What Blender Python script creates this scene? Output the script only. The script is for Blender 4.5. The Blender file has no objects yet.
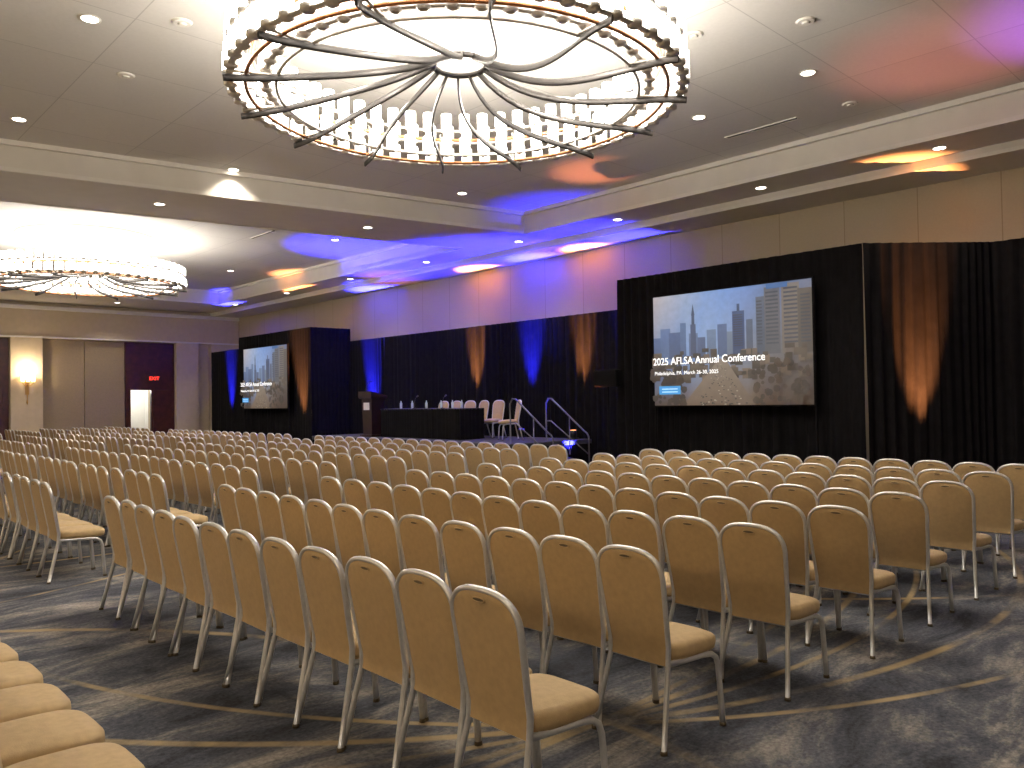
import bpy, bmesh, math, random
from mathutils import Vector, Matrix
random.seed(7)
S = bpy.context.scene
COL = S.collection
S.view_settings.view_transform='Standard'
LS=.42   # house-light level

# ------------------------------------------------------------------ helpers
def srgb(r,g,b):
    f=lambda c:(c/255/12.92) if c/255<=0.04045 else ((c/255+0.055)/1.055)**2.4
    return (f(r),f(g),f(b),1)

def new_mat(name):
    m=bpy.data.materials.new(name); m.use_nodes=True
    nt=m.node_tree; b=nt.nodes['Principled BSDF']
    return m,nt,b

def simple(name,col,rough=.6,metal=0,emis=None,es=0,noise=0,nscale=8,bump=0,bscale=60,sheen=0,spec=None):
    m,nt,b=new_mat(name)
    b.inputs['Base Color'].default_value=col
    b.inputs['Roughness'].default_value=rough
    b.inputs['Metallic'].default_value=metal
    if spec is not None: b.inputs['Specular IOR Level'].default_value=spec
    if sheen: b.inputs['Sheen Weight'].default_value=sheen
    if emis: 
        b.inputs['Emission Color'].default_value=emis
        b.inputs['Emission Strength'].default_value=es
    tc=nt.nodes.new('ShaderNodeTexCoord')
    if noise:
        n=nt.nodes.new('ShaderNodeTexNoise'); n.inputs['Scale'].default_value=nscale; n.inputs['Detail'].default_value=4
        nt.links.new(tc.outputs['Object'],n.inputs['Vector'])
        r=nt.nodes.new('ShaderNodeValToRGB')
        r.color_ramp.elements[0].position=.3; r.color_ramp.elements[1].position=.7
        c0=[c*(1-noise) for c in col[:3]]+[1]; c1=[min(1,c*(1+noise)) for c in col[:3]]+[1]
        r.color_ramp.elements[0].color=c0; r.color_ramp.elements[1].color=c1
        nt.links.new(n.outputs['Fac'],r.inputs['Fac']); nt.links.new(r.outputs['Color'],b.inputs['Base Color'])
    if bump:
        n2=nt.nodes.new('ShaderNodeTexNoise'); n2.inputs['Scale'].default_value=bscale
        nt.links.new(tc.outputs['Object'],n2.inputs['Vector'])
        bp=nt.nodes.new('ShaderNodeBump'); bp.inputs['Strength'].default_value=bump; bp.inputs['Distance'].default_value=.01
        nt.links.new(n2.outputs['Fac'],bp.inputs['Height']); nt.links.new(bp.outputs['Normal'],b.inputs['Normal'])
    return m

def panelled(name,c1,c2,cm,axes,bw,bh,mortar,offset=0,rough=.8):
    """brick-texture panel seams on axes pair like 'XY','YZ','XZ'"""
    m,nt,b=new_mat(name)
    tc=nt.nodes.new('ShaderNodeTexCoord'); sp=nt.nodes.new('ShaderNodeSeparateXYZ'); cb=nt.nodes.new('ShaderNodeCombineXYZ')
    nt.links.new(tc.outputs['Object'],sp.inputs[0])
    nt.links.new(sp.outputs[axes[0]],cb.inputs[0]); nt.links.new(sp.outputs[axes[1]],cb.inputs[1])
    br=nt.nodes.new('ShaderNodeTexBrick'); br.offset=offset; br.squash=1
    br.inputs['Scale'].default_value=1; br.inputs['Brick Width'].default_value=bw; br.inputs['Row Height'].default_value=bh
    br.inputs['Mortar Size'].default_value=mortar; br.inputs['Mortar Smooth'].default_value=.1
    br.inputs['Color1'].default_value=c1; br.inputs['Color2'].default_value=c2; br.inputs['Mortar'].default_value=cm
    nt.links.new(cb.outputs[0],br.inputs['Vector'])
    n=nt.nodes.new('ShaderNodeTexNoise'); n.inputs['Scale'].default_value=25; n.inputs['Detail'].default_value=5
    nt.links.new(tc.outputs['Object'],n.inputs['Vector'])
    mx=nt.nodes.new('ShaderNodeMixRGB'); mx.blend_type='MULTIPLY'; mx.inputs[0].default_value=.12
    nt.links.new(br.outputs['Color'],mx.inputs[1]); nt.links.new(n.outputs['Fac'],mx.inputs[2])
    nt.links.new(mx.outputs[0],b.inputs['Base Color']); b.inputs['Roughness'].default_value=rough
    return m

def obj_from_bm(bm,name,mats,smooth=False,parent=None,loc=None):
    me=bpy.data.meshes.new(name); bm.normal_update(); bm.to_mesh(me); bm.free()
    for m in mats: me.materials.append(m)
    if smooth:
        for p in me.polygons: p.use_smooth=True
    o=bpy.data.objects.new(name,me); COL.objects.link(o)
    if loc: o.location=loc
    if parent: o.parent=parent
    return o

def box(bm,x0,x1,y0,y1,z0,z1,mi=0,bevel=0):
    vs=[bm.verts.new((x,y,z)) for z in (z0,z1) for y in (y0,y1) for x in (x0,x1)]
    idx=[(0,2,3,1),(4,5,7,6),(0,1,5,4),(2,6,7,3),(0,4,6,2),(1,3,7,5)]
    fs=[]
    for f in idx:
        fc=bm.faces.new([vs[i] for i in f]); fc.material_index=mi; fs.append(fc)
    if bevel:
        es=list({e for f in fs for e in f.edges})
        r=bmesh.ops.bevel(bm,geom=es,offset=bevel,segments=2,affect='EDGES',profile=.5)
        for f in r['faces']: f.material_index=mi
    return fs

def box_obj(name,x0,x1,y0,y1,z0,z1,mat,bevel=0,parent=None):
    bm=bmesh.new()
    box(bm,x0,x1,y0,y1,z0,z1,0,bevel)
    return obj_from_bm(bm,name,[mat],parent=parent)

def sweep(bm,pts,a,b,mi=0,seg=8,ref=Vector((0,0,1)),closed=False,square=False):
    pts=[Vector(p) for p in pts]; n=len(pts); rings=[]
    for i,p in enumerate(pts):
        if closed: t=pts[(i+1)%n]-pts[i-1]
        else: t=pts[min(i+1,n-1)]-pts[max(i-1,0)]
        t.normalize()
        s=t.cross(ref)
        if s.length<1e-4: s=t.cross(Vector((1,0,0)))
        s.normalize(); u=s.cross(t).normalized()
        ring=[]
        for k in range(seg):
            an=2*math.pi*(k+.5)/seg
            c,sn=math.cos(an),math.sin(an)
            if square:
                q=1/max(abs(c),abs(sn)); c*=q; sn*=q
            ring.append(bm.verts.new(p+s*(a*c)+u*(b*sn)))
        rings.append(ring)
    m=n if closed else n-1
    for i in range(m):
        r0,r1=rings[i],rings[(i+1)%n]
        for k in range(seg):
            f=bm.faces.new((r0[k],r0[(k+1)%seg],r1[(k+1)%seg],r1[k])); f.material_index=mi; f.smooth=not square
    if not closed:
        for r in (rings[0],rings[-1]):
            f=bm.faces.new(r); f.material_index=mi

def cyl(bm,c,r0,r1,h,mi=0,seg=16,cap=True,profile=None):
    """vertical lathe; profile list of (r,z)"""
    if profile is None: profile=[(r0,0),(r1,h)]
    rings=[]
    for r,z in profile:
        rings.append([bm.verts.new((c[0]+r*math.cos(2*math.pi*k/seg),c[1]+r*math.sin(2*math.pi*k/seg),c[2]+z)) for k in range(seg)])
    for i in range(len(rings)-1):
        for k in range(seg):
            f=bm.faces.new((rings[i][k],rings[i][(k+1)%seg],rings[i+1][(k+1)%seg],rings[i+1][k])); f.material_index=mi; f.smooth=True
    if cap:
        f=bm.faces.new(list(reversed(rings[0]))); f.material_index=mi
        f=bm.faces.new(rings[-1]); f.material_index=mi

def light(name,kind,loc,energy,color,parent=None,size=.05,target=None,angle=60,blend=.5):
    l=bpy.data.lights.new(name,kind); l.energy=energy; l.color=color[:3]
    o=bpy.data.objects.new(name,l); COL.objects.link(o); o.location=loc
    if kind in('SPOT','POINT'): l.shadow_soft_size=size
    if kind=='SPOT': l.spot_size=math.radians(angle); l.spot_blend=blend
    if target is not None:
        d=Vector(target)-Vector(loc); o.rotation_euler=d.to_track_quat('-Z','Y').to_euler()
    if parent:
        o.parent=parent
        o.matrix_parent_inverse=Matrix.Translation(parent.location).inverted()
    return o

# ------------------------------------------------------------------ materials
M_fabric=simple('tan_upholstery',(.49,.352,.180,1),.75,noise=.08,nscale=30,bump=.15,bscale=220,sheen=.1)
M_fabric_back=simple('tan_back_upholstery',(.40,.278,.135,1),.7,noise=.08,nscale=30,bump=.15,bscale=220,sheen=.1)
M_alu=simple('brushed_aluminium',(.64,.64,.645,1),.36,.6,noise=.06,nscale=40)
M_darkslot=simple('slot_dark',(.09,.065,.035,1),.6)
M_black=simple('black_paint',(.012,.012,.013,1),.5,noise=.2,nscale=15)
M_drape=simple('black_velour',(.0075,.007,.008,1),.9,noise=.25,nscale=6,spec=.1)
M_steel=simple('steel_rail',(.16,.16,.165,1),.35,.8,noise=.05)
M_stage=simple('stage_top_carpet',(.05,.05,.055,1),.9,noise=.3,nscale=40)
M_wood=simple('dark_mahogany',(.055,.013,.008,1),.4,noise=.4,nscale=5)
M_lectern=simple('lectern_walnut',(.022,.009,.006,1),.4,noise=.4,nscale=5)
M_taupe=simple('partition_fabric',(.30,.235,.145,1),.85,noise=.06,nscale=20)
M_beige=simple('beige_plaster',(.54,.45,.31,1),.85,noise=.04,nscale=6)
M_white=simple('white_paint',(.8,.79,.76,1),.6,noise=.02)
M_trim=simple('ceiling_trim_paint',(.70,.675,.62,1),.7,noise=.03)
M_soffit=simple('soffit_plaster',(.66,.63,.57,1),.85,noise=.03,nscale=3)
M_ceil=panelled('ceiling_tile',(.67,.65,.61,1),(.64,.62,.585,1),(.47,.455,.43,1),'XY',1.52,1.52,.007,0)
M_wall=panelled('wallpaper_panels',(.54,.46,.33,1),(.51,.435,.31,1),(.36,.29,.19,1),'YZ',1.3,20,.008,0)
M_wall2=panelled('wallpaper_panels_side',(.54,.46,.33,1),(.51,.435,.31,1),(.36,.29,.19,1),'XZ',1.3,20,.008,0)
M_glass=simple('frosted_glass_lit',(.9,.88,.82,1),.4,emis=(1,.95,.87,1),es=8.5)
M_medal=simple('medallion_white',(.85,.83,.78,1),.7)
M_bronze=simple('dark_bronze',(.06,.056,.055,1),.45,.5,noise=.1)
M_copper=simple('copper_ring',(.45,.2,.09,1),.35,.8)
M_nickel=simple('satin_nickel',(.6,.57,.53,1),.35,.7)
M_lamp=simple('downlight_lens',(.9,.9,.85,1),.4,emis=(1,.9,.76,1),es=12)
M_vent=simple('vent_dark',(.03,.03,.03,1),.7)
M_brass=simple('brass',(.6,.38,.12,1),.3,.9)
M_red=simple('exit_red',(.6,.02,.01,1),.5,emis=(1,.05,.02,1),es=2)

def carpet():
    m,nt,b=new_mat('patterned_carpet'); N=nt.nodes; L=nt.links
    tc=N.new('ShaderNodeTexCoord')
    def noise(scale,detail=6,dist=0,vec=None,rough=.6):
        n=N.new('ShaderNodeTexNoise'); n.inputs['Scale'].default_value=scale; n.inputs['Detail'].default_value=detail
        n.inputs['Distortion'].default_value=dist; n.inputs['Roughness'].default_value=rough
        L.new(vec or tc.outputs['Object'],n.inputs['Vector']); return n
    mp=N.new('ShaderNodeMapping'); mp.inputs['Rotation'].default_value=(0,0,math.radians(35)); mp.inputs['Scale'].default_value=(.6,1.5,1)
    L.new(tc.outputs['Object'],mp.inputs['Vector'])
    n1=noise(1.3,9,.5,mp.outputs[0],.74)
    r1=N.new('ShaderNodeValToRGB'); e=r1.color_ramp.elements
    e[0].position=.38; e[0].color=(.044,.046,.056,1); e[1].position=.63; e[1].color=(.30,.275,.25,1)
    x=e.new(.46); x.color=(.077,.083,.102,1); x=e.new(.52); x.color=(.110,.115,.132,1); x=e.new(.56); x.color=(.18,.173,.17,1)
    L.new(n1.outputs['Fac'],r1.inputs['Fac'])
    n2=noise(45,3,0)
    mx=N.new('ShaderNodeMixRGB'); mx.blend_type='OVERLAY'; mx.inputs[0].default_value=.8
    L.new(r1.outputs['Color'],mx.inputs[1]); L.new(n2.outputs['Fac'],mx.inputs[2])
    flat=N.new('ShaderNodeVectorMath'); flat.operation='MULTIPLY'; flat.inputs[1].default_value=(1,1,0)
    L.new(tc.outputs['Object'],flat.inputs[0])
    circles=[]
    def arc(p,deg,r,w,side=1):
        a=math.radians(deg)+side*math.pi/2
        circles.append((p[0]+r*math.cos(a),p[1]+r*math.sin(a),r,w))
    p=(3.1,2.7)
    for deg,r,w in ((-8,9,.026),(-18,7,.022),(-30,6.5,.028),(-42,6,.022),(0,11,.022)): arc(p,deg,r,w)
    arc((1.8,6.5),134,5,.034)
    arc((5,10),20,6,.03); arc((5,10),45,8,.024); arc((5,10),70,7,.03,-1)
    last=None
    for cx,cy,r,w in circles:
        d=N.new('ShaderNodeVectorMath'); d.operation='DISTANCE'; d.inputs[1].default_value=(cx,cy,0)
        L.new(flat.outputs[0],d.inputs[0])
        s=N.new('ShaderNodeMath'); s.operation='SUBTRACT'; s.inputs[1].default_value=r; L.new(d.outputs['Value'],s.inputs[0])
        a=N.new('ShaderNodeMath'); a.operation='ABSOLUTE'; L.new(s.outputs[0],a.inputs[0])
        mr=N.new('ShaderNodeMapRange'); mr.inputs['From Min'].default_value=w*.6; mr.inputs['From Max'].default_value=w*1.4
        mr.inputs['To Min'].default_value=1; mr.inputs['To Max'].default_value=0; L.new(a.outputs[0],mr.inputs['Value'])
        if last is None: last=mr.outputs[0]
        else:
            q=N.new('ShaderNodeMath'); q.operation='MAXIMUM'; L.new(last,q.inputs[0]); L.new(mr.outputs[0],q.inputs[1]); last=q.outputs[0]
    n3=noise(1.3,5,0)
    r3=N.new('ShaderNodeMapRange'); r3.inputs['From Min'].default_value=.42; r3.inputs['From Max'].default_value=.60; L.new(n3.outputs['Fac'],r3.inputs['Value'])
    r3.inputs['To Min'].default_value=.08; r3.inputs['To Max'].default_value=.8
    q=N.new('ShaderNodeMath'); q.operation='MULTIPLY'; L.new(last,q.inputs[0]); L.new(r3.outputs[0],q.inputs[1])
    m2=N.new('ShaderNodeMixRGB'); m2.inputs[2].default_value=(.48,.36,.19,1)
    L.new(q.outputs[0],m2.inputs[0]); L.new(mx.outputs[0],m2.inputs[1])
    L.new(m2.outputs[0],b.inputs['Base Color']); b.inputs['Roughness'].default_value=.95
    b.inputs['Specular IOR Level'].default_value=.1
    bp=N.new('ShaderNodeBump'); bp.inputs['Strength'].default_value=.3; bp.inputs['Distance'].default_value=.01
    n4=noise(160,2); L.new(n4.outputs['Fac'],bp.inputs['Height']); L.new(bp.outputs[0],b.inputs['Normal'])
    return m
M_carpet=carpet()

# ------------------------------------------------------------------ room shell   (x = towards screens, y = along the rows)
X0,X1,Y0,Y1=-4.0,14.8,-4.0,32.5
ZS,ZT=5.27,5.9
box_obj('floor',X0-.2,X1+.2,Y0-.2,Y1+2.2,-.2,0,M_carpet)
box_obj('wall_front',X1,X1+.2,Y0-.2,Y1+.2,0,6.1,M_wall)
box_obj('wall_rear',X0-.2,X0,Y0-.2,Y1+.2,0,6.1,M_wall)
box_obj('wall_right',X0,X1,Y0-.2,Y0,0,6.1,M_wall2)
bm=bmesh.new()
DX0,DX1,DZ=10.52,11.28,2.26
box(bm,X0,DX0,Y1,Y1+.2,0,6.1); box(bm,DX1,X1,Y1,Y1+.2,0,6.1); box(bm,DX0,DX1,Y1,Y1+.2,DZ,6.1)
obj_from_bm(bm,'wall_left',[M_beige])
bm=bmesh.new()
box(bm,DX0-.6,DX0-.5,Y1+.2,Y1+2,0,2.6); box(bm,DX1+.5,DX1+.6,Y1+.2,Y1+2,0,2.6); box(bm,DX0-.6,DX1+.6,Y1+2,Y1+2.1,0,2.6); box(bm,DX0-.6,DX1+.6,Y1+.2,Y1+2.1,2.6,2.7)
cor=obj_from_bm(bm,'wall_corridor',[M_white])
light('corridor_lamp','POINT',((DX0+DX1)/2,Y1+1.1,2.3),45,(1,.97,.9),size=.1)
YP=32.2
def P(name,x0,x1,y0,y1,z0,z1,m,b=0): return box_obj(name,x0,x1,y0,y1,z0,z1,m,b)
P('trim_1',6.5,7.5,YP,Y1,0,4.12,M_beige,.01)
P('trim_2',12.2,13.1,YP,Y1,0,4.12,M_beige,.01)
P('trim_3',X0,X1,YP,Y1,4.12,ZS,M_beige,.01)
P('trim_4',X0,4.2,YP,Y1,0,4.12,M_beige,.01)
P('trim_5',13.6,X1,YP,Y1,0,4.12,M_beige,.01)
P('trim_6',X0,X1,YP-.06,YP,ZS-.14,ZS,M_trim,.01)
P('trim_7',X0,X1,YP-.03,YP,4.12,4.18,M_trim,.005)
YW=Y1-.005
bm=bmesh.new()
for i in range(2):
    x0=7.52+i*1.4; box(bm,x0,x0+1.38,YW-.08,YW,0.02,4.1,0,.008)
obj_from_bm(bm,'operable_partition',[M_taupe])
bm=bmesh.new()
box(bm,10.34,DX0,YW-.1,YW,0,4.1); box(bm,DX1,12.18,YW-.1,YW,0,4.1); box(bm,DX0,DX1,YW-.1,YW,DZ,4.1)
box(bm,DX0-.07,DX0,YW-.14,YW-.08,0,DZ+.07); box(bm,DX1,DX1+.07,YW-.14,YW-.08,0,DZ+.07); box(bm,DX0,DX1,YW-.14,YW-.08,DZ,DZ+.07)
box(bm,DX1+.09,12.1,YW-.13,YW-.09,.02,DZ,0,.01)
obj_from_bm(bm,'door_1',[M_wood])
bm=bmesh.new(); box(bm,4.22,6.48,YW-.1,YW,0,4.1); box(bm,4.4,5.3,YW-.14,YW-.09,.02,2.3,0,.01); box(bm,5.36,6.3,YW-.14,YW-.09,.02,2.3,0,.01)
obj_from_bm(bm,'door_2',[M_wood])
P('baseboard_left',X0,10.3,YP-.02,YP+.0,0,.12,M_wood)
P('baseboard_front',X1-.02,X1,Y0,YP-.03,0,.12,M_wood)

bm=bmesh.new(); box(bm,-.19,.19,-.03,.03,-.1,.1,0,.008); box(bm,-.02,.02,.03,.14,-.02,.02)
ex=obj_from_bm(bm,'exit_sign',[M_black],loc=(11.35,YW-.245,2.70))
def text(body,name,size,mat,parent,loc,rot,align='CENTER',bold=0):
    c=bpy.data.curves.new(name,'FONT'); c.body=body; c.size=size; c.align_x=align; c.align_y='CENTER'; c.offset=bold; c.extrude=.001
    c.materials.append(mat); o=bpy.data.objects.new(name,c); COL.objects.link(o); o.parent=parent; o.location=loc; o.rotation_euler=rot; return o
text('EXIT','exit_letters',.19,M_red,ex,(0,-.034,0),(math.pi/2,0,0),bold=.004)

# ---- ceiling
bm=bmesh.new()
def quad(pts,mi): 
    f=bm.faces.new([bm.verts.new(p) for p in pts]); f.material_index=mi
XE=12.7; XN=-1.5
T1=[(XN,-2.5),(XE,-2.5),(XE,12.9),(XN,15.45)]
T2=[(XN,17.7),(XE,15.15),(XE,29.3),(XN,29.3)]
ZL=5.42
def flat(p,z,mi): quad([(a,b,z) for a,b in p],mi)
flat([(XE,Y0),(13.7,Y0),(13.7,Y1),(XE,Y1)],ZL,1)
flat([(13.7,Y0),(X1,Y0),(X1,Y1),(13.7,Y1)],ZS,1)
quad([(13.7,Y0,ZS),(13.7,Y1,ZS),(13.7,Y1,ZL),(13.7,Y0,ZL)],1)
flat([(X0,Y0),(XN,Y0),(XN,Y1),(X0,Y1)],ZL,1)
flat([(XN,Y0),(XE,Y0),(XE,-2.5),(XN,-2.5)],ZL,1)
flat([(XN,15.45),(XE,12.9),(XE,15.15),(XN,17.7)],ZL,1)
flat([(XN,29.3),(XE,29.3),(XE,Y1),(XN,Y1)],ZL,1)
for T in (T1,T2):
    flat(T,ZT,0)
    for i in range(4):
        a,b=T[i],T[(i+1)%4]
        quad([(a[0],a[1],ZL),(b[0],b[1],ZL),(b[0],b[1],ZT),(a[0],a[1],ZT)],1)
quad([(X0-.2,Y0-.2,6.1),(X1+.2,Y0-.2,6.1),(X1+.2,Y1+.2,6.1),(X0-.2,Y1+.2,6.1)],1)
obj_from_bm(bm,'ceiling',[M_ceil,M_soffit])
k=8
for T in (T1,T2):
    bm=bmesh.new()
    sweep(bm,[(p[0],p[1],ZL+.02) for p in T],.05,.035,0,4,closed=True,square=True)
    c=Vector((sum(p[0] for p in T)/4,sum(p[1] for p in T)/4))
    ins=[(p[0]+(.05 if p[0]<c.x else -.05),p[1]+(.06 if p[1]<c.y else -.06),ZT-.04) for p in T]
    sweep(bm,ins,.05,.04,0,4,closed=True,square=True)
    obj_from_bm(bm,'trim_%d'%k,[M_trim]); k+=1
bm=bmesh.new(); sweep(bm,[(13.7,Y0,ZS+.02),(13.7,YP-.1,ZS+.02)],.03,.03,0,4,square=True); obj_from_bm(bm,'trim_%d'%k,[M_trim])

# ------------------------------------------------------------------ banquet chair
def chair_mesh():
    bm=bmesh.new()
    yb=lambda z: .085-(z-.42)*.175 if z>.42 else .085-(.42-z)*.24
    def w(z):
        if z<=.78: return .174+.024*max(0,(z-.38))/.40
        q=min(1,(z-.78)/.145); return .198*(1-q**2.7)**(1/2.7)
    zs=[0,.14,.28,.38,.46,.56,.66,.74,.79]
    side=[(.212-.038*min(1,z/.4) if z<.4 else w(z),yb(z),z) for z in zs]
    arc=[]
    for i in range(1,12):
        a=i/12*math.pi/2
        c,s=math.cos(a)**(2/2.7),math.sin(a)**(2/2.7)
        arc.append((.198*c,yb(.78+.145*s),.78+.145*s))
    right=side+[p for p in arc if p[2]>.795]+[(0.0,yb(.925),.925)]
    left=[(-x,y,z) for x,y,z in right[:-1]][::-1]
    sweep(bm,right+left,.0125,.0155,1,8,ref=Vector((0,1,0)))
    rows=22; cols=10
    for sgn,mi,th in ((1,0,.028),(-1,2,.012)):
        g=[]
        for i in range(rows+1):
            q=i/rows; z=.375+(.920-.375)*(1-(1-q)**1.25)
            ww=w(z)*.97
            g.append([])
            for j in range(cols+1):
                u=-1+2*j/cols
                ed=(1-abs(u)**4)*(1-abs(2*q-1)**10)
                g[-1].append(bm.verts.new((u*ww,yb(z)+sgn*(.006+th*ed),z)))
        for i in range(rows):
            for j in range(cols):
                f=(g[i][j],g[i][j+1],g[i+1][j+1],g[i+1][j]); f=f if sgn<0 else f[::-1]
                f=bm.faces.new(f); f.material_index=mi; f.smooth=True
    zc=.888
    for sgn in(-1,1):
        off=.021 if sgn<0 else .03
        n=16
        pts=[(.036*math.cos(2*math.pi*k/n),yb(zc)+sgn*off*1.0,zc+.008*math.sin(2*math.pi*k/n)) for k in range(n)]
        f=bm.faces.new([bm.verts.new(p) for p in pts]); f.material_index=3
        sweep(bm,pts,.0025,.0025,2,5,ref=Vector((0,1,0)),closed=True)
    n=36; loops=[]
    for sc,z in ((.90,.388),(.985,.395),(1.01,.42),(1.0,.445),(.96,.462),(.86,.472),(.6,.479),(.3,.481)):
        L=[]
        for k in range(n):
            a=2*math.pi*k/n; c,s=math.cos(a),math.sin(a); e=2/4.2
            x=math.copysign(abs(c)**e,c); y=math.copysign(abs(s)**e,s)
            wid=.194+.014*(y+1)/2
            L.append(bm.verts.new((x*wid*sc,.290+y*.21*sc,z-.012*(1+y)/2*(1 if z>.45 else .3))))
        loops.append(L)
    for a,b in zip(loops,loops[1:]):
        for k in range(n):
            f=bm.faces.new((a[k],a[(k+1)%n],b[(k+1)%n],b[k])); f.material_index=0; f.smooth=True
    f=bm.faces.new(loops[-1]); f.material_index=0; f.smooth=True
    f=bm.faces.new(loops[0][::-1]); f.material_index=3
    for s in(-1,1):
        pts=[(s*.176,.08,.385),(s*.184,.2,.381),(s*.191,.34,.377),(s*.195,.405,.368),(s*.199,.437,.345),(s*.201,.452,.30),(s*.204,.459,.2),(s*.207,.466,.1),(s*.209,.472,0)]
        sweep(bm,pts,.0145,.0145,1,8,ref=Vector((1,0,0)))
        for p in((s*.209,.472,0),(s*.212,yb(0),0)):
            cyl(bm,p,.018,.017,.018,3,8)
    sweep(bm,[(-.19,.40,.370),(.19,.40,.370)],.011,.011,1,6)
    sweep(bm,[(-.172,.085,.375),(.172,.085,.375)],.011,.011,1,6)
    me=bpy.data.meshes.new('banquet_chair'); bm.normal_update(); bm.to_mesh(me); bm.free()
    for m in(M_fabric,M_alu,M_fabric_back,M_darkslot): me.materials.append(m)
    return me
CH=chair_mesh()
def chair(x,y,z=0,ang=-90):
    o=bpy.data.objects.new('banquet_chair',CH); COL.objects.link(o)
    o.location=(x,y,z); o.rotation_euler=(0,0,math.radians(ang)); return o
SP=.425
blocks=[(2.33,12,.41),(8.65,18,SP),(17.4,18,SP),(26.6,11,SP)]
DY=[0,.12,.04,0,0,0,0,0]
for k in range(8):
    for bi,(y0,n,sp) in enumerate(blocks):
        for i in range(n):
            if bi==3 and k==0 and i>8: continue
            dy=DY[k] if bi==0 else 0
            chair(2.04+1.015*k+random.uniform(-.02,.02)+(.015*math.sin(i*.7+k)),y0+sp*i+dy,0,-90+random.uniform(-1.5,1.5))
for i in range(11): chair(.45+random.uniform(-.01,.01),2.93+.43*i,0,-90+random.uniform(-1.5,1.5))

# ------------------------------------------------------------------ drapes
def drape(name,pts,ztop,z0=0.0,per=.17,amp=.045,seed=0):
    bm=bmesh.new()
    P=[Vector(p) for p in pts]; cols=[]
    ph=0; step=.03
    for a,b in zip(P,P[1:]):
        d=b-a; L=d.length; d.normalize(); nrm=Vector((d.y,-d.x))
        n=max(2,int(L/step))
        for i in range(n+(1 if b is P[-1] else 0)):
            s=L*i/n; q=a+d*s
            ph+=step/per*2*math.pi*(1+.35*math.sin(s*1.7+seed)+.2*math.sin(s*4.1))
            o=amp*math.sin(ph)*(.7+.3*math.sin(s*2.3+seed*2))+.012*math.sin(ph*2.3)
            col=[]
            for z,kk in ((z0,1.15),(z0+(ztop-z0)*.33,1.0),(z0+(ztop-z0)*.66,.9),(z0+(ztop-z0)*.97,.75),(ztop,.45)):
                v=q+nrm*(o*kk)+d*(.01*math.sin(z*1.3+s*5))
                col.append(bm.verts.new((v.x,v.y,z)))
            cols.append(col)
    for a,b in zip(cols,cols[1:]):
        for j in range(4):
            f=bm.faces.new((a[j],b[j],b[j+1],a[j+1])); f.smooth=True
    return obj_from_bm(bm,name,[M_drape])
drape('stage_drape',[(14.35,10.5),(14.35,23.2)],3.68,seed=1)
drape('screen_drape',[(12.9,5.4),(12.9,10.4)],4.08,seed=2)
drape('screen_drape',[(12.9,10.4),(14.3,10.5)],4.08,seed=3)
drape('screen_drape',[(12.9,5.38),(14.5,3.95),(14.55,-3.6)],4.08,seed=4)
drape('screen_drape',[(12.9,22.9),(12.9,28.1)],4.08,seed=5)
drape('screen_drape',[(12.9,22.9),(14.3,22.8)],4.08,seed=6)
drape('screen_drape',[(12.95,28.15),(12.95,30.6),(14.5,30.7)],3.68,seed=7)

# ------------------------------------------------------------------ projection screens
def emis_attr():
    m,nt,b=new_mat('projected_slide'); a=nt.nodes.new('ShaderNodeAttribute'); a.attribute_name='Col'
    n=nt.nodes.new('ShaderNodeTexNoise'); n.inputs['Scale'].default_value=9; n.inputs['Detail'].default_value=6
    tc=nt.nodes.new('ShaderNodeTexCoord'); nt.links.new(tc.outputs['Object'],n.inputs['Vector'])
    mr=nt.nodes.new('ShaderNodeMapRange'); mr.inputs['To Min'].default_value=.8; mr.inputs['To Max'].default_value=1.2; nt.links.new(n.outputs['Fac'],mr.inputs['Value'])
    mx=nt.nodes.new('ShaderNodeVectorMath'); mx.operation='SCALE'; nt.links.new(a.outputs['Color'],mx.inputs[0]); nt.links.new(mr.outputs[0],mx.inputs['Scale'])
    nt.links.new(mx.outputs[0],b.inputs['Emission Color']); b.inputs['Emission Strength'].default_value=1.35
    b.inputs['Base Color'].default_value=(.10,.10,.10,1); b.inputs['Roughness'].default_value=.9
    return m
M_slide=emis_attr()
M_slidetext=simple('slide_text_white',(.8,.8,.8,1),.8,emis=(1,1,1,1),es=1.2)
RS=(Matrix(((0,0,-1),(-1,0,0),(0,1,0)))).to_euler()
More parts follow.
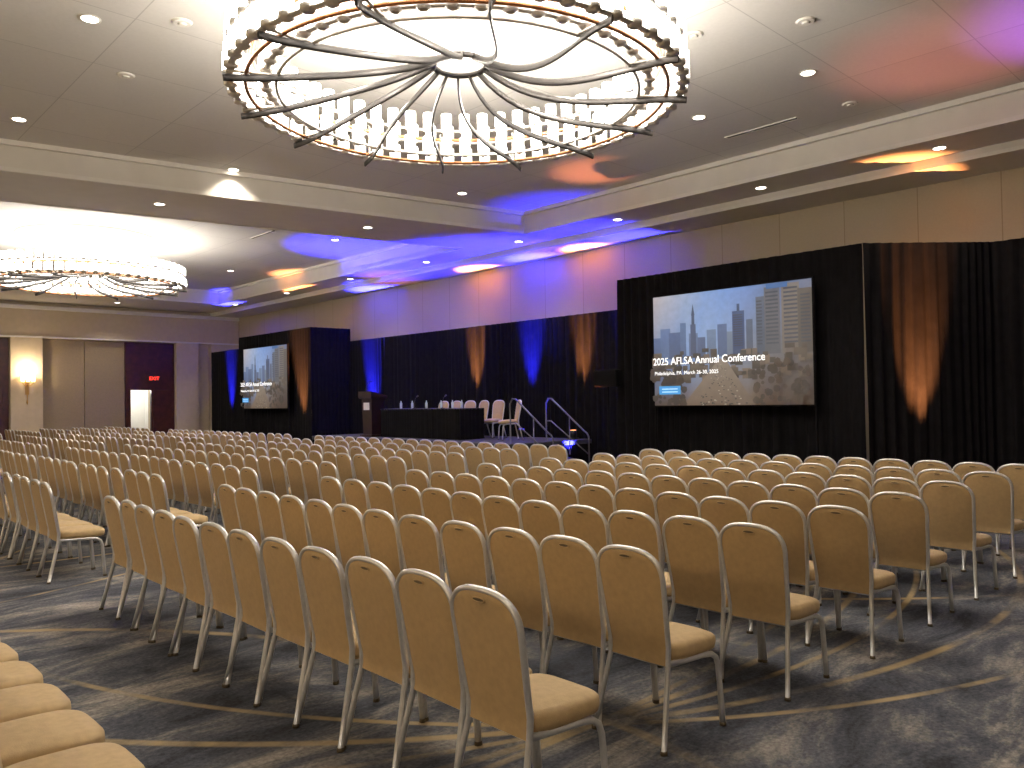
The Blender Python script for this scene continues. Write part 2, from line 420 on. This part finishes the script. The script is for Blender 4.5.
def screen(yc,zb=1.50,W=3.2,H=2.08,x=12.62):
    root=bpy.data.objects.new('projection_screen',None); COL.objects.link(root); root.location=(x,yc,zb); root.rotation_euler=RS
    bm=bmesh.new(); cl=bm.loops.layers.color.new('Col')
    rnd=random.Random(5); zz=[0]
    def poly(pts,cols):
        vs=[bm.verts.new(((p[0]-.5)*W,p[1]*H,zz[0])) for p in pts]
        f=bm.faces.new(vs)
        for l,c in zip(f.loops,cols if isinstance(cols,list) else [cols]*len(vs)): l[cl]=c
    def C(r,g,b): return srgb(r,g,b)
    nx=8
    tops=[(205,200,200),(198,200,208),(186,196,212),(172,190,216),(164,186,216),(160,180,210),(150,168,194),(150,162,184),(160,165,180)]
    mids=[(165,178,198),(165,180,204),(172,188,210),(178,192,210),(178,188,202),(170,176,186),(160,160,164),(150,148,150),(148,143,142)]
    bots=[(138,126,112),(146,130,112),(155,138,116),(162,144,120),(165,146,120),(152,134,110),(134,114,90),(122,102,80),(116,98,78)]
    for i in range(nx):
        poly([(i/nx,.45),((i+1)/nx,.45),((i+1)/nx,1),(i/nx,1)],[C(*mids[i]),C(*mids[i+1]),C(*tops[i+1]),C(*tops[i])])
        poly([(i/nx,0),((i+1)/nx,0),((i+1)/nx,.45),(i/nx,.45)],[C(*bots[i]),C(*bots[i+1]),C(*mids[i+1]),C(*mids[i])])
    def bld(x0,x1,y0,y1,c,dk=.85):
        zz[0]+=.0004
        poly([(x0,y0),(x1,y0),(x1,y1),(x0,y1)],[tuple(v*dk for v in c[:3])+(1,),tuple(v*dk for v in c[:3])+(1,),c,c])
    for x0,x1,t,c in ((0,.06,.62,(140,158,184)),(.05,.12,.70,(148,166,192)),(.11,.19,.66,(134,152,178)),(.19,.23,.74,(146,164,188)),(.25,.31,.64,(150,164,186)),
                      (.31,.36,.60,(140,154,176)),(.37,.43,.66,(158,172,190)),(.44,.50,.70,(140,156,181)),(.50,.535,.63,(162,172,184)),
                      (.535,.61,.80,(118,138,168)),(.62,.66,.72,(140,150,165)),(.68,.75,.90,(140,150,164)),(.73,.82,.97,(150,152,158)),(.83,.93,.985,(168,162,156)),(.92,1,.93,(146,140,134))):
        bld(x0,x1,.42,t,C(*c))
    bld(.262,.298,.45,.72,C(132,144,166)); bld(.270,.290,.72,.80,C(128,140,162)); zz[0]+=.0004; poly([(.268,.80),(.292,.80),(.28,.90)],C(122,136,158))
    bld(.565,.582,.80,.86,C(120,138,164))
    for x0,x1,y0,y1 in ((.735,.815,.5,.95),(.84,.925,.5,.97),(.54,.605,.5,.78),(.935,.995,.5,.9),(.685,.725,.5,.88)):
        n=14
        for k in range(n):
            y=y0+(y1-y0)*k/n; bld(x0+.004,x1-.004,y,y+(y1-y0)/n*.45,C(120,124,134),1)
    for k in range(110):
        x=rnd.random(); wq=rnd.uniform(.02,.06); y=.50-rnd.random()*.24; h=rnd.uniform(.03,.09); g=rnd.randint(115,170)
        bld(max(0,x-wq/2),min(1,x+wq/2),y-h,y,C(g,int(g*.93),int(g*.85)))
    zz[0]+=.0004; poly([(.22,0),(.68,0),(.50,.40),(.46,.40)],[C(160,146,132),C(152,138,124),C(175,166,155),C(175,166,155)])
    for k in range(110):
        t=rnd.random()**1.4*.36; hw=.02+(.36-t)*.85; x=.47+(rnd.random()-.5)*hw; s=.004+.008*(.36-t)/.36
        g=rnd.choice([60,80,180,195,120]); bld(x,x+s,t,t+s*.9,C(g,g-6,g-14),1)
    for k in range(120):
        x=rnd.choice([rnd.uniform(0,.26),rnd.uniform(.68,1)]); y=rnd.uniform(.0,.36); r=rnd.uniform(.012,.028); g=rnd.randint(90,124)
        zz[0]+=.0003; cx=C(g,int(g*.86),int(g*.70))
        pts=[(min(1,max(0,x+r*math.cos(a*math.pi/4)*rnd.uniform(.7,1))),min(1,max(0,y+r*1.5*math.sin(a*math.pi/4)*rnd.uniform(.7,1)))) for a in range(8)]
        poly(pts,cx)
    zz[0]+=.002; bx0,bx1,by0,by1=.07,.22,.10,.175
    poly([(bx0,by0),(bx1,by0),(bx1,by1),(bx0,by1)],C(95,190,225))
    bld(.77,.89,.945,.985,C(90,150,190),1)
    zz[0]+=.001
    for j in range(2): 
        poly([(.09,.118+j*.026),(.20,.118+j*.026),(.20,.127+j*.026),(.09,.127+j*.026)],C(215,235,245))
    zmax=zz[0]
    me=bpy.data.meshes.new('slide'); bm.to_mesh(me); bm.free(); me.materials.append(M_slide)
    o=bpy.data.objects.new('slide_surface',me); COL.objects.link(o); o.parent=root
    bm=bmesh.new(); e=.03
    for a in ((-W/2-e,W/2+e,-e,0),(-W/2-e,W/2+e,H,H+e),(-W/2-e,-W/2,0,H),(W/2,W/2+e,0,H)):
        box(bm,a[0],a[1],a[2],a[3],-.04,.02)
    box(bm,-W/2,W/2,0,H,-.02,-.005)
    for sx in (-W/2-.01,W/2+.01):
        box(bm,sx-.015,sx+.015,-zb+.0,0,-.05,-.01); box(bm,sx-.015,sx+.015,-zb,-zb+.03,-.12,.3)
    obj_from_bm(bm,'screen_frame',[M_drape],parent=root)
    text('2025 AFLSA Annual Conference','slide_title',.19,M_slidetext,root,(-W/2+.10,H*.395,zmax+.006),(0,0,0),'LEFT',.0005).scale=(.93,1,1)
    text('Philadelphia, PA  March 26-30, 2025','slide_subtitle',.095,M_slidetext,root,(-W/2+.13,H*.29,zmax+.006),(0,0,0),'LEFT',0)
    return root
screen(7.7); screen(25.5)

# ------------------------------------------------------------------ stage, stairs, table, lectern
SX0,SX1,SY0,SY1,SZ=11.5,14.1,12.2,20.4,.72
bm=bmesh.new(); box(bm,SX0,SX1,SY0,SY1,SZ-.1,SZ,0,.01)
for x in (SX0+.2,SX1-.2):
    for i in range(6):
        y=SY0+.2+i*(SY1-SY0-.4)/5; box(bm,x-.03,x+.03,y-.03,y+.03,0,SZ-.1,1)
st=obj_from_bm(bm,'stage_platform',[M_stage,M_black])
for nm,pts in (('skirt_front',[(SX0+.02,SY0),(SX0+.02,SY1)]),('skirt_side',[(SX0+.02,SY0+.02),(SX1-.02,SY0+.02)]),('skirt_end',[(SX0+.02,SY1-.02),(SX1-.02,SY1-.02)])):
    o=drape(nm,pts,SZ-.09,per=.12,amp=.015,seed=9); o.parent=st
bm=bmesh.new()
nx0,nx1=11.75,12.85
for i in range(1,4):
    z=SZ-.17*i; y1=SY0-.27*i
    box(bm,nx0,nx1,y1-.02,y1+.27,z-.04,z,0,.004)
for x in (nx0,nx1):
    sweep(bm,[(x,SY0,SZ-.16),(x,SY0-.9,.03)],.02,.06,0,4,square=True)
    box(bm,x-.02,x+.02,SY0-.05,SY0,0,SZ-.05,0)
    rail=[(x,SY0+.25,SZ),(x,SY0+.25,SZ+.85),(x,SY0+.18,SZ+.95),(x,SY0+.08,SZ+.95),(x,SY0-.85,.98),(x,SY0-.95,.92),(x,SY0-1.0,.84),(x,SY0-1.0,0)]
    sweep(bm,rail,.019,.019,1,8,ref=Vector((1,0,0)))
    sweep(bm,[(x,SY0+.25,SZ+.45),(x,SY0+.1,SZ+.45),(x,SY0-1.0,.47)],.014,.014,1,8,ref=Vector((1,0,0)))
    sweep(bm,[(x,SY0-.45,.45),(x,SY0-.45,1.3)],.014,.014,1,8,ref=Vector((1,0,0)))
obj_from_bm(bm,'stage_stairs',[M_black,M_steel])
bm=bmesh.new(); TX0,TX1,TY0,TY1=12.1,12.86,14.55,17.85; TZ=SZ+.75
box(bm,TX0,TX1,TY0,TY1,TZ-.03,TZ,0,.008)
for x in(TX0+.08,TX1-.08):
    for y in(TY0+.1,(TY0+TY1)/2,TY1-.1): cyl(bm,(x,y,SZ),.02,.02,.73,0,8)
tb=obj_from_bm(bm,'head_table',[M_black])
for nm,pts in (('cloth_front',[(TX0,TY0),(TX0,TY1)]),('cloth_right',[(TX0,TY0),(TX1,TY0)]),('cloth_left',[(TX0,TY1),(TX1,TY1)])):
    o=drape(nm,pts,TZ-.005,z0=SZ+.01,per=.12,amp=.012,seed=3); o.parent=tb
M_water=simple('clear_bottle',(.6,.7,.75,1),.15)
for i,y in enumerate((14.9,15.25,15.7,16.3,16.9,17.4)):
    bm=bmesh.new(); cyl(bm,(0,0,0),0,0,0,0,14,profile=[(.031,0),(.033,.02),(.033,.13),(.014,.175),(.014,.2)])
    obj_from_bm(bm,'water_bottle',[M_water],loc=(12.45,y,TZ))
for i,y in enumerate((15.45,16.6)):
    bm=bmesh.new(); cyl(bm,(0,0,0),0,0,0,0,14,profile=[(.06,0),(.06,.012),(.01,.02),(.008,.05)])
    sweep(bm,[(0,0,.04),(.0,0,.18),(.03,0,.26),(.08,0,.31)],.006,.006,0,6,ref=Vector((0,1,0)))
    sweep(bm,[(.07,0,.30),(.12,0,.33)],.018,.018,0,8)
    obj_from_bm(bm,'table_microphone',[M_black],loc=(12.3,y,TZ))
for y in (14.75,15.3,15.85,16.4,16.95): chair(13.55,y,SZ,90+random.uniform(-6,6))
chair(13.0,13.45,SZ,60)
bm=bmesh.new()
def taper(b0,b1,z0,z1,mi=0):
    vs=[bm.verts.new((sx*b[0],sy*b[1],z)) for b,z in((b0,z0),(b1,z1)) for sx,sy in((-1,-1),(1,-1),(1,1),(-1,1))]
    for f in ((3,2,1,0),(4,5,6,7),(0,1,5,4),(1,2,6,5),(2,3,7,6),(3,0,4,7)): bm.faces.new([vs[i] for i in f]).material_index=mi
taper((.24,.28),(.24,.28),0,.06); taper((.18,.20),(.20,.24),.06,1.02); taper((.24,.29),(.26,.31),1.02,1.06)
vs=[bm.verts.new(p) for p in((-.26,-.31,1.06),(.26,-.31,1.06),(.26,.31,1.06),(-.26,.31,1.06),(-.26,-.31,1.22),(.26,-.31,1.10),(.26,.31,1.10),(-.26,.31,1.22))]
for f in ((3,2,1,0),(4,5,6,7),(0,1,5,4),(1,2,6,5),(2,3,7,6),(3,0,4,7)): bm.faces.new([vs[i] for i in f])
sweep(bm,[(-.2,0,1.2),(-.2,0,1.35),(-.12,0,1.46),(0,0,1.5)],.007,.007,1,6,ref=Vector((0,1,0)))
box(bm,-.215,-.195,-.13,.13,.72,.92,2)
obj_from_bm(bm,'lectern',[M_lectern,M_black,M_white],loc=(12.2,18.35,SZ))

def speaker(x,y,z,ang=0):
    bm=bmesh.new()
    sweep(bm,[(0,0,.35),(0,0,z)],.018,.018,0,8)
    for k in range(3):
        a=k*2*math.pi/3; c,s=math.cos(a),math.sin(a)
        sweep(bm,[(.02*c,.02*s,.75),(.5*c,.5*s,.0)],.012,.012,0,6); sweep(bm,[(.02*c,.02*s,.38),(.27*c,.27*s,.36)],.008,.008,0,6)
    box(bm,-.15,.15,-.24,.24,z,z+.34,0,.025)
    box(bm,-.165,-.148,-.21,.21,z+.03,z+.31,0,.004)
    o=obj_from_bm(bm,'loudspeaker',[M_drape],loc=(x,y,0)); o.rotation_euler[2]=ang
speaker(12.3,10.2,1.88,.3)

# ------------------------------------------------------------------ uplights
ORG=(1,.34,.10); BLU=(.02,.02,1)
def uplight(x,y,tx,ty,tz,color,e,ang=50,z=0):
    bm=bmesh.new()
    box(bm,-.1,.1,-.1,.1,0,.03,0,.005); cyl(bm,(0,0,.03),.075,.085,.17,0,16); cyl(bm,(0,0,.2),.07,.07,.005,1,16)
    mm=simple('uplight_lens',(.3,.3,.3,1),.4,emis=(*color,1),es=5)
    o=obj_from_bm(bm,'uplight',[M_black,mm],loc=(x,y,z))
    light('uplight_lamp','SPOT',(x,y,z+.23),e,color,o,.04,(tx,ty,tz),ang,1.0)
uplight(13.25,4.50,13.62,4.88,3.1,ORG,10500,24)
uplight(13.95,11.1,14.3,11.1,3.9,BLU,16000,26)
uplight(13.93,12.62,14.35,12.62,3.5,ORG,9500,22,SZ)
uplight(13.93,14.36,14.34,14.36,3.7,BLU,28000,26,SZ)
uplight(13.93,16.5,14.34,16.5,3.5,ORG,11000,24,SZ)
uplight(13.95,21.5,14.35,21.5,3.3,BLU,60000,28)
uplight(12.5,23.2,12.87,23.5,3.2,ORG,11000,26)
uplight(12.5,28.7,12.9,28.8,3.1,BLU,50000,22)
def uplight2(x,y,tx,ty,color,e,ang): uplight(x,y,tx,ty,5.9,color,e,ang)
uplight2(12.55,10.8,11.4,9.7,(1,.26,.10),1700,20)
uplight2(12.5,4.9,10.9,3.4,(1,.26,.20),650,34)
uplight2(12.7,3.2,10.9,1.5,(.3,.06,1),1900,36)
uplight2(13.3,11.25,13.2,12.2,BLU,4500,40)
uplight2(13.35,11.8,13.1,15.6,BLU,15000,44)
uplight2(11.15,20.9,12.3,18.4,BLU,18000,48)
uplight2(13.6,11.5,14.6,13.6,(1,.32,.12),600,26)
uplight2(13.0,21.4,13.8,19.6,(1,.32,.12),700,24)

# ------------------------------------------------------------------ chandeliers
def chandelier(cx,cy):
    bm=bmesh.new(); G,N_,D,CU,W=0,1,2,3,4
    def ring(R,z,a,b,mi,n=96): sweep(bm,[(R*math.cos(2*math.pi*i/n),R*math.sin(2*math.pi*i/n),z) for i in range(n)],a,b,mi,6,closed=True)
    for R,z,n,h in ((2.22,4.72,60,.17),(1.90,4.76,52,.17),(2.20,5.00,60,.17),(1.86,5.04,52,.17)):
        ring(R,z-.02,.035,.012,N_)
        for i in range(n):
            a=2*math.pi*i/n; p=(R*math.cos(a),R*math.sin(a))
            cyl(bm,(p[0],p[1],z-.05),0,0,0,N_,10,profile=[(.03,0),(.066,.02),(.066,.06)])
            cyl(bm,(p[0],p[1],z+.012),.064,.064,h,G,12)
    ring(2.08,4.69,.02,.02,CU); ring(2.02,4.96,.02,.02,CU)
    ring(1.80,4.70,.018,.018,N_)
    for i in range(14):
        a=2*math.pi*i/14+.1
        R=2.06
        sweep(bm,[(R*math.cos(a),R*math.sin(a),4.68),(R*math.cos(a),R*math.sin(a),5.04)],.012,.012,N_,6)
        sweep(bm,[(1.80*math.cos(a),1.80*math.sin(a),4.70),(2.24*math.cos(a),2.24*math.sin(a),4.68)],.015,.015,N_,6)
    for i in range(14):
        a0=2*math.pi*i/14+.08; pts=[]
        for k in range(17):
            t=k/16; r=2.28*(1-t)+.26*t; a=a0+.42*math.sin(t*math.pi*.5)*t
            z=4.63+.14*t+.30*t**4
            pts.append((r*math.cos(a),r*math.sin(a),z))
        sweep(bm,pts,.014,.036,D,6)
    ring(.27,5.07,.03,.03,D,32)
    for i in range(4):
        a=i*math.pi/2+.3
        sweep(bm,[(.27*math.cos(a),.27*math.sin(a),5.07),(.12*math.cos(a),.12*math.sin(a),5.3),(.03*math.cos(a),.03*math.sin(a),5.42)],.012,.012,W,6)
    cyl(bm,(0,0,5.40),.03,.03,.44,W,12)
    cyl(bm,(0,0,5.83),1.55,1.6,.07,W,64)
    o=obj_from_bm(bm,'chandelier',[M_glass,M_nickel,M_bronze,M_copper,M_medal],loc=(cx,cy,0))
    for i in range(6):
        a=2*math.pi*(i+.5)/6
        light('chandelier_bulb','POINT',(cx+1.2*math.cos(a),cy+1.2*math.sin(a),5.05),170*LS,(1,.91,.79),o,.06)
    return o
chandelier(5.22,6.2); chandelier(6.1,21.8)

# ------------------------------------------------------------------ recessed downlights, vents, ceiling speakers
def toFR(X,Y): return (.725*X+.688*Y,-.688*X+.725*Y)
dl_t=[(-4.56,8.68),(-7.2,11.7),(-4.98,14.4),(3.96,10.45),(2.9,12.06),(-.96,16.3),(.9,7.0)]
pts=[toFR(*p)+(ZT,) for p in dl_t]
pts+=[(1,11.8,ZT),(1,1,ZT),(5.2,-.6,ZT),(10.5,0,ZT)]
for y in (18.2,24.5,28.2):
    for x in (1.5,6,11): pts.append((x,y+(1 if x<4 and y<20 else 0),ZT))
for y in (-1,4.3,7.3,10.6,13.6,17.2,21,25,29): pts.append((13.2,y,ZL))
for x in (1.5,5.5,9.6): pts.append((x,16.55-.18*(x-XN)+.0,ZL)); pts.append((x,30.9,ZL))
for y in (-1,2,5,8,11,15,19,23): pts.append((-2.8,y,ZL))  # unseen rear-soffit downlights, added to brighten the chair backs
for (x,y,z) in pts:
    bm=bmesh.new()
    cyl(bm,(0,0,-.012),.085,.085,.006,0,20); sweep(bm,[(.1*math.cos(2*math.pi*i/24),.1*math.sin(2*math.pi*i/24),-.008) for i in range(24)],.016,.008,1,6,closed=True)
    o=obj_from_bm(bm,'recessed_downlight',[M_lamp,M_trim],loc=(x,y,z))
    light('downlight_bulb','SPOT',(x,y,z-.04),(240 if x>13 else 300)*LS,(1,.89,.75),o,.05,(x,y,0),130 if x<-2 else 115,.7)
for X,Y in ((-3.0,9.8),(4.0,12.6),(-6.2,20.0),(-2.6,12.6)):
    x,y=toFR(X,Y)
    bm=bmesh.new(); box(bm,-.03,.03,-.6,.6,-.012,-.001,0)
    box(bm,-.05,-.03,-.62,.62,-.016,-.001,1); box(bm,.03,.05,-.62,.62,-.016,-.001,1)
    obj_from_bm(bm,'slot_diffuser',[M_vent,M_trim],loc=(x,y,ZT))
for X,Y in ((-4.9,10.2),(-1.5,13.6),(2.2,9.3),(5.0,11.6),(-3.6,8.8),(.5,13.5),(3.4,9.0),(-7.5,13.2),(-5.7,16)):
    x,y=toFR(X,Y)
    if y>14.5 and y<17.9: continue
    bm=bmesh.new(); cyl(bm,(0,0,-.02),.09,.11,.02,0,20); cyl(bm,(0,0,-.035),.03,.05,.015,0,12)
    obj_from_bm(bm,'ceiling_speaker',[M_trim],loc=(x,y,ZT))

# wall sconces
M_sconce=simple('sconce_glass',(.9,.8,.6,1),.5,emis=(1,.72,.38,1),es=8)
def sconce(loc,rot,e):
    bm=bmesh.new()
    box(bm,-.06,.06,-.03,0,-.45,.25,0,.01)
    for s in (-.16,.16,0):
        sweep(bm,[(0,-.03,-.1),(s*.5,-.12,-.14),(s,-.16,-.06),(s,-.16,.0)],.012,.012,0,6,ref=Vector((.2,1,.1)))
        cyl(bm,(s,-.16,0),0,0,0,1,14,profile=[(.045,0),(.06,.06),(.075,.26)]); cyl(bm,(s,-.16,-.02),.04,.05,.02,0,12)
    cyl(bm,(0,-.05,-.8),0,0,0,0,10,profile=[(.005,0),(.03,.08),(.012,.2),(.02,.4)])
    sc=obj_from_bm(bm,'wall_sconce',[M_brass,M_sconce],loc=loc); sc.rotation_euler[2]=rot
    l=light('sconce_bulb','POINT',(0,-.3,.45),e,(1,.78,.52),None,.06); l.parent=sc
sconce((7.0,YP,2.55),0,60)
for y in (0,4,8,12,16): sconce((X0,y,2.55),math.pi/2,80)  # invented sconces on the unseen rear wall, added as fill for chair backs

# ------------------------------------------------------------------ camera
cam=bpy.data.cameras.new('camera'); co=bpy.data.objects.new('camera',cam); COL.objects.link(co)
cam.sensor_width=36; cam.lens=36*800/1024; cam.clip_start=.05; cam.clip_end=200
fw=Vector((.6884,.7254,0)).normalized(); rt=Vector((fw.y,-fw.x,0)); up=Vector((0,0,1))
p=math.atan(16/800); r=.0155
f2=fw*math.cos(p)+up*math.sin(p); u2=-fw*math.sin(p)+up*math.cos(p)
r3=rt*math.cos(r)-u2*math.sin(r); u3=rt*math.sin(r)+u2*math.cos(r)
mw=Matrix((( r3.x,u3.x,-f2.x,0),(r3.y,u3.y,-f2.y,0),(r3.z,u3.z,-f2.z,1.65),(0,0,0,1)))
co.matrix_world=mw
S.camera=co
